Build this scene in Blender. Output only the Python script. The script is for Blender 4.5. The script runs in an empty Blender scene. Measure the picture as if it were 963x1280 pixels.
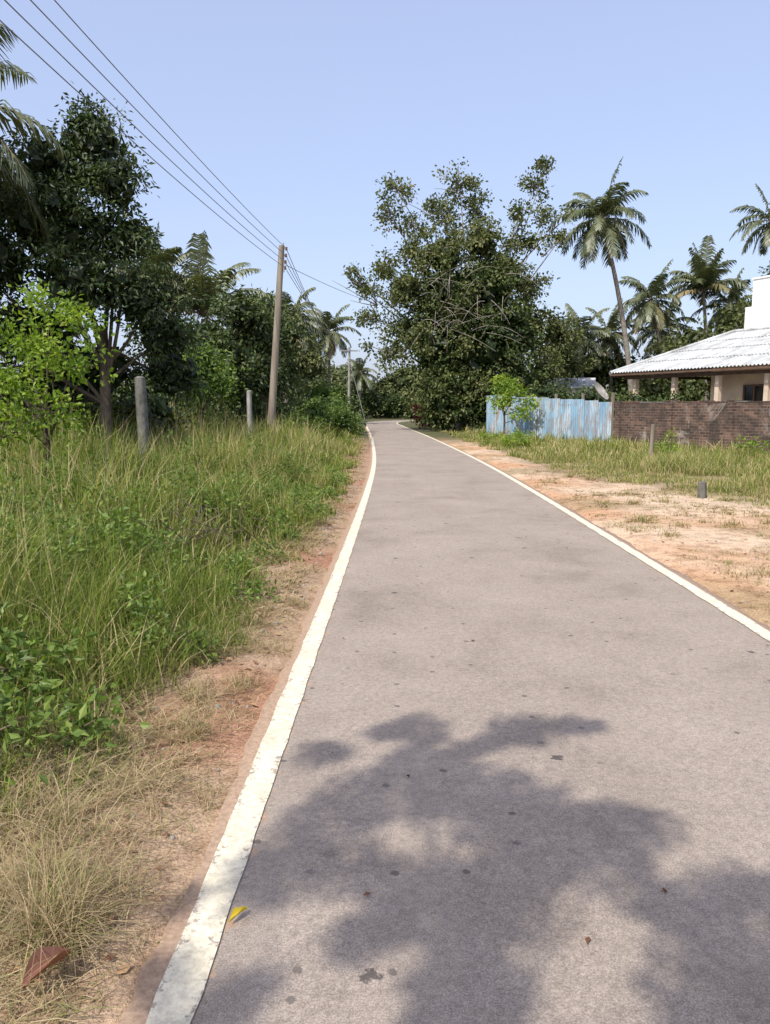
import bpy, math, numpy as np
from mathutils import Vector
R = np.random.default_rng(7)
sc = bpy.context.scene
rad = math.radians

# ------------------------------------------------------------------ builder
class B:
    def __init__(s):
        s.v=[];s.f=[];s.m=[];s.c=[];s.n=0;s.sm=[]
    def add(s,v,f,mat=0,c=None,smooth=False):
        v=np.asarray(v,float).reshape(-1,3); f=np.asarray(f,np.int64).reshape(-1,4)
        s.v.append(v); s.f.append(f+s.n); s.m.append(np.full(len(f),mat,np.int32))
        s.sm.append(np.full(len(f),smooth,bool))
        if c is None: c=np.tile([.5,.5,.5,1.],(len(v),1))
        s.c.append(c); s.n+=len(v)
    def make(s,name,mats,uv=None):
        v=np.concatenate(s.v);f=np.concatenate(s.f);m=np.concatenate(s.m);c=np.concatenate(s.c);sm=np.concatenate(s.sm)
        me=bpy.data.meshes.new(name)
        me.vertices.add(len(v)); me.vertices.foreach_set('co',v.ravel().astype(np.float32))
        me.loops.add(len(f)*4); me.loops.foreach_set('vertex_index',f.ravel().astype(np.int32))
        me.polygons.add(len(f)); me.polygons.foreach_set('loop_start',np.arange(0,len(f)*4,4,dtype=np.int32))
        me.polygons.foreach_set('loop_total',np.full(len(f),4,np.int32))
        me.polygons.foreach_set('material_index',m)
        me.polygons.foreach_set('use_smooth',sm)
        me.update(calc_edges=True)
        a=me.color_attributes.new('vc','FLOAT_COLOR','POINT'); a.data.foreach_set('color',c.ravel().astype(np.float32))
        for x in mats: me.materials.append(x)
        ob=bpy.data.objects.new(name,me); sc.collection.objects.link(ob)
        return ob
def nrm(a): return a/np.maximum(np.linalg.norm(a,axis=-1,keepdims=True),1e-9)
def col(r,t=0.5,b=0.5):
    r=np.asarray(r,float); o=np.ones((len(r),4)); o[:,0]=r; o[:,1]=t; o[:,2]=b; return o
def box(b,c,size,ax=(1,0),mat=0,z_is_base=True):
    ax=np.array([ax[0],ax[1],0.]);ax/=np.linalg.norm(ax); ay=np.array([-ax[1],ax[0],0.])
    sx,sy,sz=size; c=np.array(c,float)
    if z_is_base: c=c+np.array([0,0,sz/2])
    vs=[c+ax*sx/2*i+ay*sy/2*j+np.array([0,0,sz/2*k]) for k in(-1,1) for j in(-1,1) for i in(-1,1)]
    b.add(vs,[[0,2,3,1],[4,5,7,6],[0,1,5,4],[2,6,7,3],[0,4,6,2],[1,3,7,5]],mat)
def tube(b,pts,radii,mat=0,sides=7,cap=True,rnd=.5):
    pts=np.asarray(pts,float);n=len(pts);radii=np.broadcast_to(np.asarray(radii,float),(n,))
    T=nrm(np.gradient(pts,axis=0)); ref=np.array([0,0,1.]) if abs(T[:,2]).mean()<.8 else np.array([1.,0,0])
    U=nrm(np.cross(T,ref)); V=np.cross(T,U)
    a=np.arange(sides)/sides*2*np.pi
    ring=pts[:,None]+radii[:,None,None]*(U[:,None]*np.cos(a)[None,:,None]+V[:,None]*np.sin(a)[None,:,None])
    i=np.arange(n-1)[:,None]*sides; j=np.arange(sides)[None]; j2=(j+1)%sides
    f=np.stack([i+j,i+j2,i+sides+j2,i+sides+j],-1).reshape(-1,4)
    b.add(ring.reshape(-1,3),f,mat,col(np.full(n*sides,rnd)),True)
    if cap:
        top=ring[-1]; cc=top.mean(0)
        vs=np.vstack([top,cc[None]])
        ff=[[k,(k+1)%sides,(k+2)%sides,sides] for k in range(0,sides-1,2)]
        b.add(vs,ff,mat)
def bez(p0,p1,p2,n=8):
    t=np.linspace(0,1,n)[:,None];p0,p1,p2=map(lambda q:np.array(q,float),(p0,p1,p2))
    return (1-t)**2*p0+2*t*(1-t)*p1+t*t*p2

# ------------------------------------------------------------------ materials
def newmat(name):
    m=bpy.data.materials.new(name); m.use_nodes=True; nt=m.node_tree; nt.nodes.clear()
    out=nt.nodes.new('ShaderNodeOutputMaterial'); return m,nt,out
def N(nt,t,**k):
    n=nt.nodes.new(t)
    for a,v in k.items(): setattr(n,a,v)
    return n
def ramp(nt,stops,src=None,interp='LINEAR'):
    r=nt.nodes.new('ShaderNodeValToRGB'); e=r.color_ramp.elements; r.color_ramp.interpolation=interp
    while len(e)<len(stops): e.new(.5)
    for k,(p,c) in enumerate(stops):
        e[k].position=p; e[k].color=(c[0],c[1],c[2],1) if hasattr(c,'__len__') else (c,c,c,1)
    if src is not None: nt.links.new(src,r.inputs[0])
    return r.outputs[0]
def noise(nt,scale,detail=3,rough=.6,vec=None,dist=0.):
    n=nt.nodes.new('ShaderNodeTexNoise'); n.inputs['Scale'].default_value=scale; n.inputs['Detail'].default_value=detail
    n.inputs['Roughness'].default_value=rough; n.inputs['Distortion'].default_value=dist
    if vec is not None: nt.links.new(vec,n.inputs['Vector'])
    return n.outputs[0]
def mix(nt,a,b,fac,mode='MIX'):
    m=nt.nodes.new('ShaderNodeMix'); m.data_type='RGBA'; m.blend_type=mode
    for s,i in((fac,0),(a,6),(b,7)):
        if hasattr(s,'is_linked') or hasattr(s,'links'): nt.links.new(s,m.inputs[i])
        elif i==0: m.inputs[0].default_value=s
        else: m.inputs[i].default_value=(*s[:3],1)
    return m.outputs[2]
def bump(nt,h,strength=.3,dist=.01):
    b=nt.nodes.new('ShaderNodeBump'); b.inputs['Strength'].default_value=strength; b.inputs['Distance'].default_value=dist
    nt.links.new(h,b.inputs['Height']); return b.outputs[0]
def prin(nt,out,colr,rough=.8,normal=None,spec=.3,metal=0):
    p=nt.nodes.new('ShaderNodeBsdfPrincipled')
    if hasattr(colr,'links'): nt.links.new(colr,p.inputs['Base Color'])
    else: p.inputs['Base Color'].default_value=(*colr[:3],1)
    p.inputs['Roughness'].default_value=rough
    p.inputs['Specular IOR Level'].default_value=spec; p.inputs['Metallic'].default_value=metal
    if normal is not None: nt.links.new(normal,p.inputs['Normal'])
    nt.links.new(p.outputs[0],out.inputs[0]); return p
def objco(nt): return nt.nodes.new('ShaderNodeTexCoord').outputs['Object']

def leafmat(name,stops,trans=.3,gloss=.0,tipdark=None,rough=.5):
    m,nt,out=newmat(name)
    at=N(nt,'ShaderNodeAttribute'); at.attribute_name='vc'
    sp=N(nt,'ShaderNodeSeparateColor'); nt.links.new(at.outputs['Color'],sp.inputs[0])
    c=ramp(nt,stops,sp.outputs[0])
    if tipdark is not None:
        k=ramp(nt,[(0,1.),(1,0.)],sp.outputs[1]); c=mix(nt,c,tipdark,k)
    d=N(nt,'ShaderNodeBsdfDiffuse'); nt.links.new(c,d.inputs[0]); last=d.outputs[0]
    if trans>0:
        t=N(nt,'ShaderNodeBsdfTranslucent')
        c2=mix(nt,c,(1.25,1.3,.55),1.0,'MULTIPLY'); nt.links.new(c2,t.inputs[0])
        ms=N(nt,'ShaderNodeMixShader'); ms.inputs[0].default_value=trans
        nt.links.new(last,ms.inputs[1]); nt.links.new(t.outputs[0],ms.inputs[2]); last=ms.outputs[0]
    if gloss>0:
        g=N(nt,'ShaderNodeBsdfGlossy'); g.inputs['Roughness'].default_value=rough; g.inputs[0].default_value=(1,1,1,1)
        m2=N(nt,'ShaderNodeMixShader'); m2.inputs[0].default_value=gloss
        nt.links.new(last,m2.inputs[1]); nt.links.new(g.outputs[0],m2.inputs[2]); last=m2.outputs[0]
    nt.links.new(last,out.inputs[0]); return m
def simple(name,c1,c2,scale=6,rough=.85,bs=.3,bd=.01,stretch=None,spec=.25):
    m,nt,out=newmat(name); co=objco(nt)
    if stretch:
        mp=N(nt,'ShaderNodeMapping'); mp.inputs['Scale'].default_value=stretch; nt.links.new(co,mp.inputs[0]); co=mp.outputs[0]
    n=noise(nt,scale,3,.65,co); c=ramp(nt,[(.3,c1),(.7,c2)],n)
    nn=None
    if bd>0: nn=bump(nt,noise(nt,scale*6,1,.6,co),bs,bd)
    prin(nt,out,c,rough,nn,spec); return m

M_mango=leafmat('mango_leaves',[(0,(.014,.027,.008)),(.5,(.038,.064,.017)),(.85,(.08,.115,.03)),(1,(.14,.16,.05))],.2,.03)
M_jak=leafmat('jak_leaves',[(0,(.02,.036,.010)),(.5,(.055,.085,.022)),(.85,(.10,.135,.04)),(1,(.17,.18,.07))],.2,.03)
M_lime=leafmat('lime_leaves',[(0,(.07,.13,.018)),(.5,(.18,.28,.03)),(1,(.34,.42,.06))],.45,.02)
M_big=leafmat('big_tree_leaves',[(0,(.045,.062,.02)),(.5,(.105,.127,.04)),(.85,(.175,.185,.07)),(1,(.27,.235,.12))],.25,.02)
M_ivy=leafmat('creeper_leaves',[(0,(.02,.036,.010)),(.6,(.06,.088,.024)),(1,(.125,.155,.045))],.15,.02)
M_palm=leafmat('palm_leaves',[(0,(.055,.075,.028)),(.5,(.11,.13,.05)),(.85,(.19,.185,.08)),(1,(.30,.24,.13))],.2,.06)
M_far=leafmat('distant_leaves',[(0,(.05,.07,.03)),(.6,(.10,.12,.05)),(1,(.16,.17,.08))],0)
M_red=leafmat('red_leaves',[(0,(.08,.018,.022)),(.6,(.19,.045,.045)),(1,(.18,.10,.05))],.3,.02)
M_grass=leafmat('grass_blades',[(0,(.08,.13,.025)),(.42,(.16,.215,.045)),(.68,(.25,.29,.075)),(.82,(.39,.34,.15)),(1,(.53,.44,.26))],.38,0,(.16,.14,.07))
M_dry=leafmat('dry_blades',[(0,(.22,.165,.10)),(.35,(.38,.29,.165)),(.85,(.60,.485,.31)),(1,(.21,.235,.08))],.2,0,(.27,.18,.105))
M_weed=leafmat('weed_leaves',[(0,(.055,.10,.02)),(.6,(.13,.20,.04)),(1,(.24,.31,.07))],.38,.02)
M_bark=simple('bark',(.06,.045,.032),(.16,.125,.095),5,.9,.6,.03,(1,1,.35))
M_gbark=simple('grey_bark',(.14,.12,.10),(.30,.27,.23),5,.9,.4,.0,(1,1,.35))
M_pbark=simple('palm_bark',(.14,.12,.10),(.27,.24,.20),4,.9,.5,.02,(1,1,3))
M_twig=simple('twig',(.10,.075,.05),(.22,.17,.12),8,.9,0,0)
M_conc=simple('concrete',(.2,.19,.17),(.36,.34,.31),4,.9,.4,.01)
M_darkconc=simple('dark_concrete',(.07,.07,.06),(.2,.19,.17),5,.9,.5,.01)  # darkened concrete; on the left fence post the dark tone stands for tree shade
M_white=simple('white_paint',(.74,.73,.70),(.84,.83,.80),1.5,.7,.1,.004)
M_cream=simple('cream_plaster',(.50,.39,.30),(.66,.54,.42),1.2,.8,.1,.004)
M_wood=simple('pole_wood',(.14,.115,.09),(.28,.24,.19),7,.85,.6,.01,(1,1,.08))
M_brown=simple('brown_wood',(.09,.05,.035),(.16,.10,.07),5,.5,.2,.004)
M_dark=simple('window_dark',(.01,.012,.012),(.02,.022,.022),2,.15,.0,.0,None,.5)
M_metal=simple('grey_metal',(.20,.20,.20),(.34,.34,.33),5,.55)
M_wire=simple('wire',(.16,.17,.19),(.24,.25,.26),2,.5,.0,0)
M_porc=simple('porcelain',(.12,.05,.03),(.2,.1,.06),2,.3,.0,0)

def m_roof():
    m,nt,out=newmat('asbestos_roof'); co=objco(nt)
    mp=N(nt,'ShaderNodeMapping'); mp.inputs['Scale'].default_value=(1.4,.35,.35); nt.links.new(co,mp.inputs[0])
    a=noise(nt,1.1,5,.7,mp.outputs[0]); c=ramp(nt,[(.3,(.28,.285,.28)),(.5,(.43,.44,.44)),(.75,(.58,.59,.59))],a)
    b=noise(nt,3.2,4,.75,mp.outputs[0],.4); c=mix(nt,c,(.15,.14,.13),ramp(nt,[(.52,0.),(.70,.7)],b))
    prin(nt,out,c,.8); return m
M_roof=m_roof()
def m_blue():
    m,nt,out=newmat('blue_sheet'); co=objco(nt)
    mp=N(nt,'ShaderNodeMapping'); mp.inputs['Scale'].default_value=(1.2,1.2,.3); nt.links.new(co,mp.inputs[0])
    a=noise(nt,1.6,5,.7,mp.outputs[0]); c=ramp(nt,[(.3,(.13,.26,.40)),(.48,(.22,.37,.50)),(.62,(.40,.49,.56))],a)
    b=noise(nt,3.5,5,.75,mp.outputs[0],.5); c=mix(nt,c,(.26,.18,.13),ramp(nt,[(.46,0.),(.62,.85)],b))
    prin(nt,out,c,.7); return m
M_blue=m_blue()
def m_brick():
    m,nt,out=newmat('brick'); co=objco(nt)
    sp=N(nt,'ShaderNodeSeparateXYZ'); nt.links.new(co,sp.inputs[0]); cb=N(nt,'ShaderNodeCombineXYZ')
    ad=N(nt,'ShaderNodeMath',operation='ADD'); nt.links.new(sp.outputs[0],ad.inputs[0]); nt.links.new(sp.outputs[1],ad.inputs[1])
    nt.links.new(ad.outputs[0],cb.inputs[0]); nt.links.new(sp.outputs[2],cb.inputs[1])
    bt=N(nt,'ShaderNodeTexBrick'); nt.links.new(cb.outputs[0],bt.inputs['Vector'])
    bt.inputs['Scale'].default_value=1; bt.inputs['Brick Width'].default_value=.27; bt.inputs['Row Height'].default_value=.105
    bt.inputs['Mortar Size'].default_value=.012; bt.inputs['Mortar Smooth'].default_value=.3; bt.inputs['Bias'].default_value=-.2
    bt.inputs['Color1'].default_value=(.08,.045,.035,1); bt.inputs['Color2'].default_value=(.21,.125,.09,1); bt.inputs['Mortar'].default_value=(.20,.17,.145,1)
    a=noise(nt,1.6,5,.75,co); c=mix(nt,bt.outputs[0],(.04,.035,.03),ramp(nt,[(.42,0.),(.62,.8)],a))
    b=noise(nt,.9,5,.8,co,.6); c=mix(nt,c,(.42,.38,.34),ramp(nt,[(.56,0.),(.68,.6)],b))
    inv=N(nt,'ShaderNodeMath',operation='SUBTRACT'); inv.inputs[0].default_value=1; nt.links.new(bt.outputs['Fac'],inv.inputs[1])
    prin(nt,out,c,.92,bump(nt,inv.outputs[0],.7,.015)); return m
M_brick=m_brick()

def m_asphalt(line=False):
    m,nt,out=newmat('line_paint' if line else 'asphalt'); co=objco(nt)
    mid=noise(nt,.9,5,.7,co,.4); fine=noise(nt,190,1,.7,co); fine2=noise(nt,40,3,.75,co)
    c=ramp(nt,[(.28,(.215,.175,.143)),(.45,(.275,.227,.187)),(.72,(.325,.272,.228))],mid)
    c=mix(nt,c,ramp(nt,[(.3,.5),(.5,1.),(.68,1.6)],fine),.55,'MULTIPLY')
    c=mix(nt,c,ramp(nt,[(.33,.72),(.5,1.),(.66,1.2)],fine2),.7,'MULTIPLY')
    wob=N(nt,'ShaderNodeMath',operation='MULTIPLY'); nt.links.new(fine2,wob.inputs[0]); wob.inputs[1].default_value=.10
    for scv,lo,hi,s0,cl,k in((1.25,.078,.092,.62,(.07,.058,.055),.85),(4.1,.10,.125,.6,(.10,.085,.075),.8)):
        vo=N(nt,'ShaderNodeTexVoronoi',voronoi_dimensions='2D'); vo.inputs['Scale'].default_value=scv; nt.links.new(co,vo.inputs['Vector'])
        ma=N(nt,'ShaderNodeMath',operation='ADD'); nt.links.new(wob.outputs[0],ma.inputs[0]); nt.links.new(vo.outputs['Distance'],ma.inputs[1])
        sep=N(nt,'ShaderNodeSeparateColor'); nt.links.new(vo.outputs['Color'],sep.inputs[0])
        spt=ramp(nt,[(lo,1.),(hi,0.)],ma.outputs[0]); sel=ramp(nt,[(s0,0.),(s0+.25,k)],sep.outputs[0])
        c=mix(nt,c,cl,mix(nt,(0,0,0),spt,sel))
    at=N(nt,'ShaderNodeAttribute'); at.attribute_name='vc'; s2=N(nt,'ShaderNodeSeparateColor'); nt.links.new(at.outputs['Color'],s2.inputs[0])
    ad=N(nt,'ShaderNodeMath',operation='MULTIPLY_ADD'); nt.links.new(noise(nt,8,3,.75,co),ad.inputs[0]); ad.inputs[1].default_value=.22; nt.links.new(s2.outputs[0],ad.inputs[2])
    c=mix(nt,c,mix(nt,(.44,.31,.22),(.27,.18,.12),ramp(nt,[(.35,0.),(.65,1.)],fine2)),ramp(nt,[(.99,0.),(1.06,.9)],ad.outputs[0]))
    if line:
        wn=noise(nt,38,4,.75,co); w2=noise(nt,3,4,.7,co)
        pc=ramp(nt,[(.3,(.60,.53,.39)),(.7,(.76,.69,.54))],w2)
        pc=mix(nt,pc,ramp(nt,[(.35,.78),(.6,1.05)],fine2),1.,'MULTIPLY')
        s=N(nt,'ShaderNodeMath',operation='MULTIPLY_ADD'); nt.links.new(w2,s.inputs[0]); s.inputs[1].default_value=.5; nt.links.new(wn,s.inputs[2])
        e=N(nt,'ShaderNodeMath',operation='MULTIPLY_ADD'); nt.links.new(s2.outputs[2],e.inputs[0]); e.inputs[1].default_value=.18; nt.links.new(s.outputs[0],e.inputs[2])
        c=mix(nt,pc,c,ramp(nt,[(.93,0.),(1.02,.85)],e.outputs[0]))
    prin(nt,out,c,.9,bump(nt,fine,.4,.004),.2); return m
M_asph=m_asphalt(); M_line=m_asphalt(True)

def m_ground():
    m,nt,out=newmat('soil'); co=objco(nt)
    at=N(nt,'ShaderNodeAttribute'); at.attribute_name='vc'
    b=noise(nt,4,5,.78,co); f=noise(nt,70,2,.7,co)
    c=mix(nt,at.outputs['Color'],ramp(nt,[(.3,(.45,.38,.32)),(.5,(1,1,1)),(.7,(1.25,1.28,1.3))],b),1.,'MULTIPLY')
    c=mix(nt,c,ramp(nt,[(.3,.5),(.7,1.45)],f),.8,'MULTIPLY')
    prin(nt,out,c,.95,bump(nt,f,.9,.012),.1); return m
M_ground=m_ground()

# ------------------------------------------------------------------ road path
P=np.array([(1.0,-40),(1.0,-20),(1.0,0),(1.02,8),(1.0,15),(.9,22),(.6,31),(.0,45),(-.7,58),(-1.3,70),(-1.75,80),(-1.5,89),(.2,97),(4,103.5),(10,108),(20,111),(40,114),(70,116)],float)
def catmull(P,k=16):
    o=[]
    Q=np.vstack([2*P[0]-P[1],P,2*P[-1]-P[-2]])
    for i in range(1,len(Q)-2):
        p0,p1,p2,p3=Q[i-1:i+3]
        for t in np.arange(k)/k:
            o.append(.5*((2*p1)+(-p0+p2)*t+(2*p0-5*p1+4*p2-p3)*t*t+(-p0+3*p1-3*p2+p3)*t**3))
    o.append(P[-1]); return np.array(o)
C=catmull(P,14)
seg=np.r_[0,np.cumsum(np.linalg.norm(np.diff(C,axis=0),axis=1))]
S=np.arange(0,seg[-1],.1); C=np.c_[np.interp(S,seg,C[:,0]),np.interp(S,seg,C[:,1])]
Tn=nrm(np.gradient(C,axis=0)); Nn=np.c_[Tn[:,1],-Tn[:,0]]
def road_d(x,y):
    x=np.asarray(x,float);y=np.asarray(y,float)
    q=C[::10]; d=np.full(x.shape,1e9)
    m=(abs(x)<90)&(y<130)&(y>-60)
    if x.ndim==0:
        return np.sqrt(((x-q[:,0])**2+(y-q[:,1])**2).min())
    xm=x[m];ym=y[m];dm=np.full(xm.shape,1e9)
    for p in q: dm=np.minimum(dm,(xm-p[0])**2+(ym-p[1])**2)
    d[m]=dm; d[~m]=np.minimum(d[~m],90**2); d=np.sqrt(d)
    st=(y<60)&(y>-38); d=np.where(st,np.minimum(d,abs(x-cx(y))),d)
    return d
def cx(y): return np.interp(y,C[:1350,1],C[:1350,0])
def sn(x,y,s=1.,k=0.):
    return (np.sin(x*1.3*s+k+1.7*np.sin(y*.9*s+k))+np.sin(y*1.7*s-k+1.3*np.sin(x*1.1*s+2*k))+.5*np.sin((x+y)*3.1*s+k*3))/2.5
def sst(x): x=np.clip(x,0,1); return x*x*(3-2*x)
def gz(x,y):
    x=np.asarray(x,float);y=np.asarray(y,float)
    d=road_d(x,y)
    base=-.03+sst((d-1.70)/.35)*.035
    left=sst((-(x-cx(y))-2.4)/4)*.12
    return base+sst((d-1.85)/.8)*(.022*sn(x,y,1.9)+.012*sn(x,y,6,2))+left*(d>1.8)
HW=1.72
b=B()
off=np.array([-HW-.02,-HW,-1.6,-1.2,-.6,0,.6,1.2,1.6,HW,HW+.02])
jit=np.array([.02*sn(s,0,2.3)+.014*sn(s,3,9.)+.014*sn(s,3,23.) for s in S]); jit2=np.array([.03*sn(s,9,2.1)+.015*sn(s,5,8.3)+.012*sn(s,5,21.) for s in S])
n=len(S); V=np.zeros((n,len(off),3)); Cc=np.ones((n,len(off),4))
for j,o in enumerate(off):
    oo=np.full(n,o)
    if j<2: oo=oo+jit
    if j>8: oo=oo+jit2
    V[:,j,:2]=C+Nn*oo[:,None]; V[:,j,2]=.0 if 0<j<10 else -.06
    V[:,j,2]+= .015*(1-(o/1.8)**2) if 0<j<10 else 0
    Cc[:,j,0]=abs(o)/1.76
i=np.arange(n-1)[:,None]*len(off); j=np.arange(len(off)-1)[None]
f=np.stack([i+j,i+j+1,i+len(off)+j+1,i+len(off)+j],-1).reshape(-1,4)
b.add(V,f,0,Cc.reshape(-1,4),True); b.make('road',[M_asph])
b=B()
for side in(-1,1):
    oo=np.array([-.06,0,.06])+side*1.6; V=np.zeros((n,3,3)); Cc=np.ones((n,3,4))
    for k,o in enumerate(oo):
        jj=.006*np.array([sn(s,k*3+side,9.) for s in S])
        V[:,k,:2]=C+Nn*(o+jj)[:,None]; V[:,k,2]=.015*(1-(o/1.8)**2)+.006; Cc[:,k,0]=abs(o)/1.76-.1; Cc[:,k,2]=abs(k-1)
    i=np.arange(n-1)[:,None]*3; j=np.arange(2)[None]
    b.add(V,np.stack([i+j,i+j+1,i+3+j+1,i+3+j],-1).reshape(-1,4),0,Cc.reshape(-1,4),True)
b.make('road_markings',[M_line])

# ------------------------------------------------------------------ ground
def sp(n,a,lo,hi):
    lo_,hi_=np.arcsinh(lo/a),np.arcsinh(hi/a); return a*np.sinh(np.linspace(lo_,hi_,n))
xs=sp(420,2.,-1500,1500); ys=sp(420,3.,-200,3000)+3
X,Y=np.meshgrid(xs,ys); Z=gz(X,Y)
rel=X-cx(np.clip(Y,-40,60))
def L3(a,b,t): return a*(1-t[...,None])+b*t[...,None]
sand=np.array([.56,.42,.295]); red=np.array([.49,.29,.17]); lef=np.array([.36,.25,.165]); soil=np.array([.13,.105,.06]); fieldc=np.array([.10,.10,.05])
redm=sst(.55+.9*sn(X,Y,.8,1)-(rel-2.6)*.35)
right=L3(sand,red,redm)
band=sst((X-(4.3+np.clip(16-Y,-3,12)*.35)+.5*sn(X,Y,1.5))/1.0)*(Y>8)
right=right*(1-band[...,None]*.7)+np.array([.22,.17,.10])*band[...,None]*.7
grn=sst((sn(X,Y,1.1,5)+.35*sn(X,Y,3.7,1)-.15)*2)*.6
right=right*(1-grn[...,None])+np.array([.25,.20,.11])*grn[...,None]
left=L3(lef,soil,sst((-rel-2.3+.25*sn(X,Y,1.6))/.5))
redl=sst((sn(X,Y,1.7,11)-.15)*2)*(rel>-2.8)*.75
left=L3(left,np.array([.33,.16,.10]),redl)
cc=np.where((rel>0)[...,None],right,left)
far=sst((np.maximum(Y-32,abs(X)-22))/12)
cc=cc*(1-far[...,None])+fieldc*far[...,None]
nx,ny=len(xs),len(ys); i=np.arange(ny-1)[:,None]*nx; j=np.arange(nx-1)[None]
b=B(); b.add(np.stack([X,Y,Z],-1),np.stack([i+j,i+j+1,i+nx+j+1,i+nx+j],-1).reshape(-1,4),0,np.concatenate([cc,np.ones(cc.shape[:2]+(1,))],-1).reshape(-1,4),True)
b.make('ground',[M_ground])

# ------------------------------------------------------------------ grass
def blades(b,x,y,h,w,lean,rnd,segs=3,mat=0,z=None,curl=1.):
    n=len(x); z=gz(x,y) if z is None else z
    a=R.random(n)*2*np.pi; ld=np.c_[np.cos(a),np.sin(a)]; fa=a+np.pi/2+R.normal(0,.6,n); fd=np.c_[np.cos(fa),np.sin(fa)]
    V=np.zeros((n,segs+1,2,3)); c=np.ones((n,segs+1,2,4))
    for k in range(segs+1):
        t=k/segs; o=lean*h*(t**1.8)*curl; zz=z-.02+h*(t-.35*np.minimum(lean,1.3)*t**3)
        ww=w*(1-t**1.6*.92)/2
        for s,si in((-1,0),(1,1)):
            V[:,k,si,0]=x+ld[:,0]*o+fd[:,0]*ww*s; V[:,k,si,1]=y+ld[:,1]*o+fd[:,1]*ww*s; V[:,k,si,2]=zz
        c[:,k,:,0]=np.clip(rnd+.12*t,0,1)[:,None]; c[:,k,:,1]=min(1,.25+t*1.5)
    i=np.arange(n)[:,None]*(segs+1)*2; j=np.arange(segs)[None]*2
    f=np.stack([i+j,i+j+1,i+j+3,i+j+2],-1).reshape(-1,4)
    b.add(V,f,mat,c.reshape(-1,4),False)
def tufts(n,xr,yr,per,spread,keep=None):
    x=R.uniform(*xr,n); y=R.uniform(*yr,n)
    if keep is not None: k=keep(x,y); x,y=x[k],y[k]
    tr=R.random(len(x)); th=R.uniform(.45,1.4,len(x))
    x=np.repeat(x,per)+R.normal(0,spread,len(x)*per); y=np.repeat(y,per)+R.normal(0,spread,len(y)*per)
    return x,y,np.repeat(tr,per),np.repeat(th,per)
def left_edge(y): return np.interp(y,[0,2.2,3,4,5,8.5,14,25,60],[-1.75,-1.52,-1.36,-1.28,-1.22,-1.1,-1.05,-1.15,-1.2])
def LH(x,y):
    e=left_edge(y)+(cx(y)-1.0)-x
    return np.clip(.22+e*.40,.14,.90+.45*sst((y-9)/8))*(.76+.5*sn(x,y,.7,3))
b=B()
for (n,yr,xr,per,w,sg) in((3000,(1.2,6.5),(-5.5,-1),15,.009,3),(4300,(6.5,16),(-10,-.9),12,.016,3),(3900,(16,34),(-14,-1),10,.032,2),(2000,(34,70),(-16,-1),9,.06,2)):
    kp=lambda x,y:(x-(cx(y)-1.0)<left_edge(y)-.03+.25*sn(x,y,2.4))&(road_d(x,y)>2.0)&(sn(x,y,1.3,8)>-.7)
    x,y,tr,th=tufts(n,xr,yr,per,.06 if yr[1]<17 else .14,kp)
    k=road_d(x,y)>1.95; x,y,tr,th=x[k],y[k],tr[k],th[k]
    h=np.maximum(.08,LH(x,y))*th*R.uniform(.5,1.15,len(x))
    patch=.5+.5*sn(x,y,.55,1.3)
    rn=np.clip(.05+.42*tr+.28*patch+R.normal(0,.1,len(x)),0,.78); dr=R.random(len(x))<(.12+.28*patch*(tr>.35)); rn[dr]=R.uniform(.75,1,dr.sum())
    blades(b,x,y,h,w*R.uniform(.6,1.3,len(x)),R.uniform(.1,.95,len(x)),rn,sg)
ns=2600
x=R.uniform(-9,-1.9,ns); y=R.uniform(4,28,ns); h=np.maximum(.2,LH(x,y))*R.uniform(1.05,1.45,ns)
blades(b,x,y,h,np.full(ns,.008)+y*.0005,R.uniform(.05,.4,ns),R.uniform(.8,1,ns),3)
b.make('verge_grass',[M_grass])
b=B()
def rkeep(x,y):
    lo=4.5+np.clip(17-y,-3,12)*.33-np.clip((y-20)*.06,0,1.4)+.7*sn(x,y,1.2)
    return (x>lo)&(road_d(x,y)>2.9)&(sn(x,y,1.7,3)>-.5)
for (n,yr,per,w) in((4800,(11.5,24),11,.016),(3600,(24,44),9,.034),(800,(44,75),8,.06)):
    xr={11.5:(4,14),24:(2.5,13),44:(1.5,9)}[yr[0]]
    x,y,tr,th=tufts(n,xr,yr,per,.10,rkeep)
    lo=4.4+np.clip(17-y,-3,12)*.33-np.clip((y-20)*.06,0,1.4)
    h=np.clip(.10+(x-lo)*.15,.09,.48)*(.72+.6*sn(x,y,.9,4))*th*R.uniform(.6,1.15,len(x)); h=np.maximum(h,.06)
    rn=np.clip(.12+.42*tr+R.normal(0,.1,len(x)),0,.75); dr=R.random(len(x))<.22+.4*(tr>.45); rn[dr]=R.uniform(.76,1,dr.sum())
    blades(b,x,y,h,w*R.uniform(.6,1.3,len(x)),R.uniform(.1,.9,len(x)),rn,2)
b.make('field_grass',[M_grass])
# dry grass of the shoulders
b=B()
kp=lambda x,y:(x-(cx(y)-1)>left_edge(y)-.5)&(x<cx(y)-1.78+.05*sn(x,y,5))&(sn(x,y,2.2,6)+.4*sn(x,y,6.5,2)>-.45)
for (n,yr,per,w) in((4300,(1.2,5.5),14,.0042),(3600,(5.5,13),11,.008),(2000,(13,40),9,.018)):
    x,y,tr,th=tufts(n,(-2.9,-.3),yr,per,.028 if yr[1]<6 else .045,kp)
    k=x<cx(y)-1.75; x,y,tr,th=x[k],y[k],tr[k],th[k]
    e=np.clip((cx(y)-1.73-x)/.5,.2,1)
    h=(.025+.11*e)*th*R.uniform(.4,1.3,len(x))
    rn=np.clip(.02+.65*tr+R.normal(0,.15,len(x)),0,.84); g=R.random(len(x))<.06+.3*(tr>.8); rn[g]=1.
    blades(b,x,y,h,w*R.uniform(.6,1.4,len(x)),R.uniform(.6,2.4,len(x)),rn,3)
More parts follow.
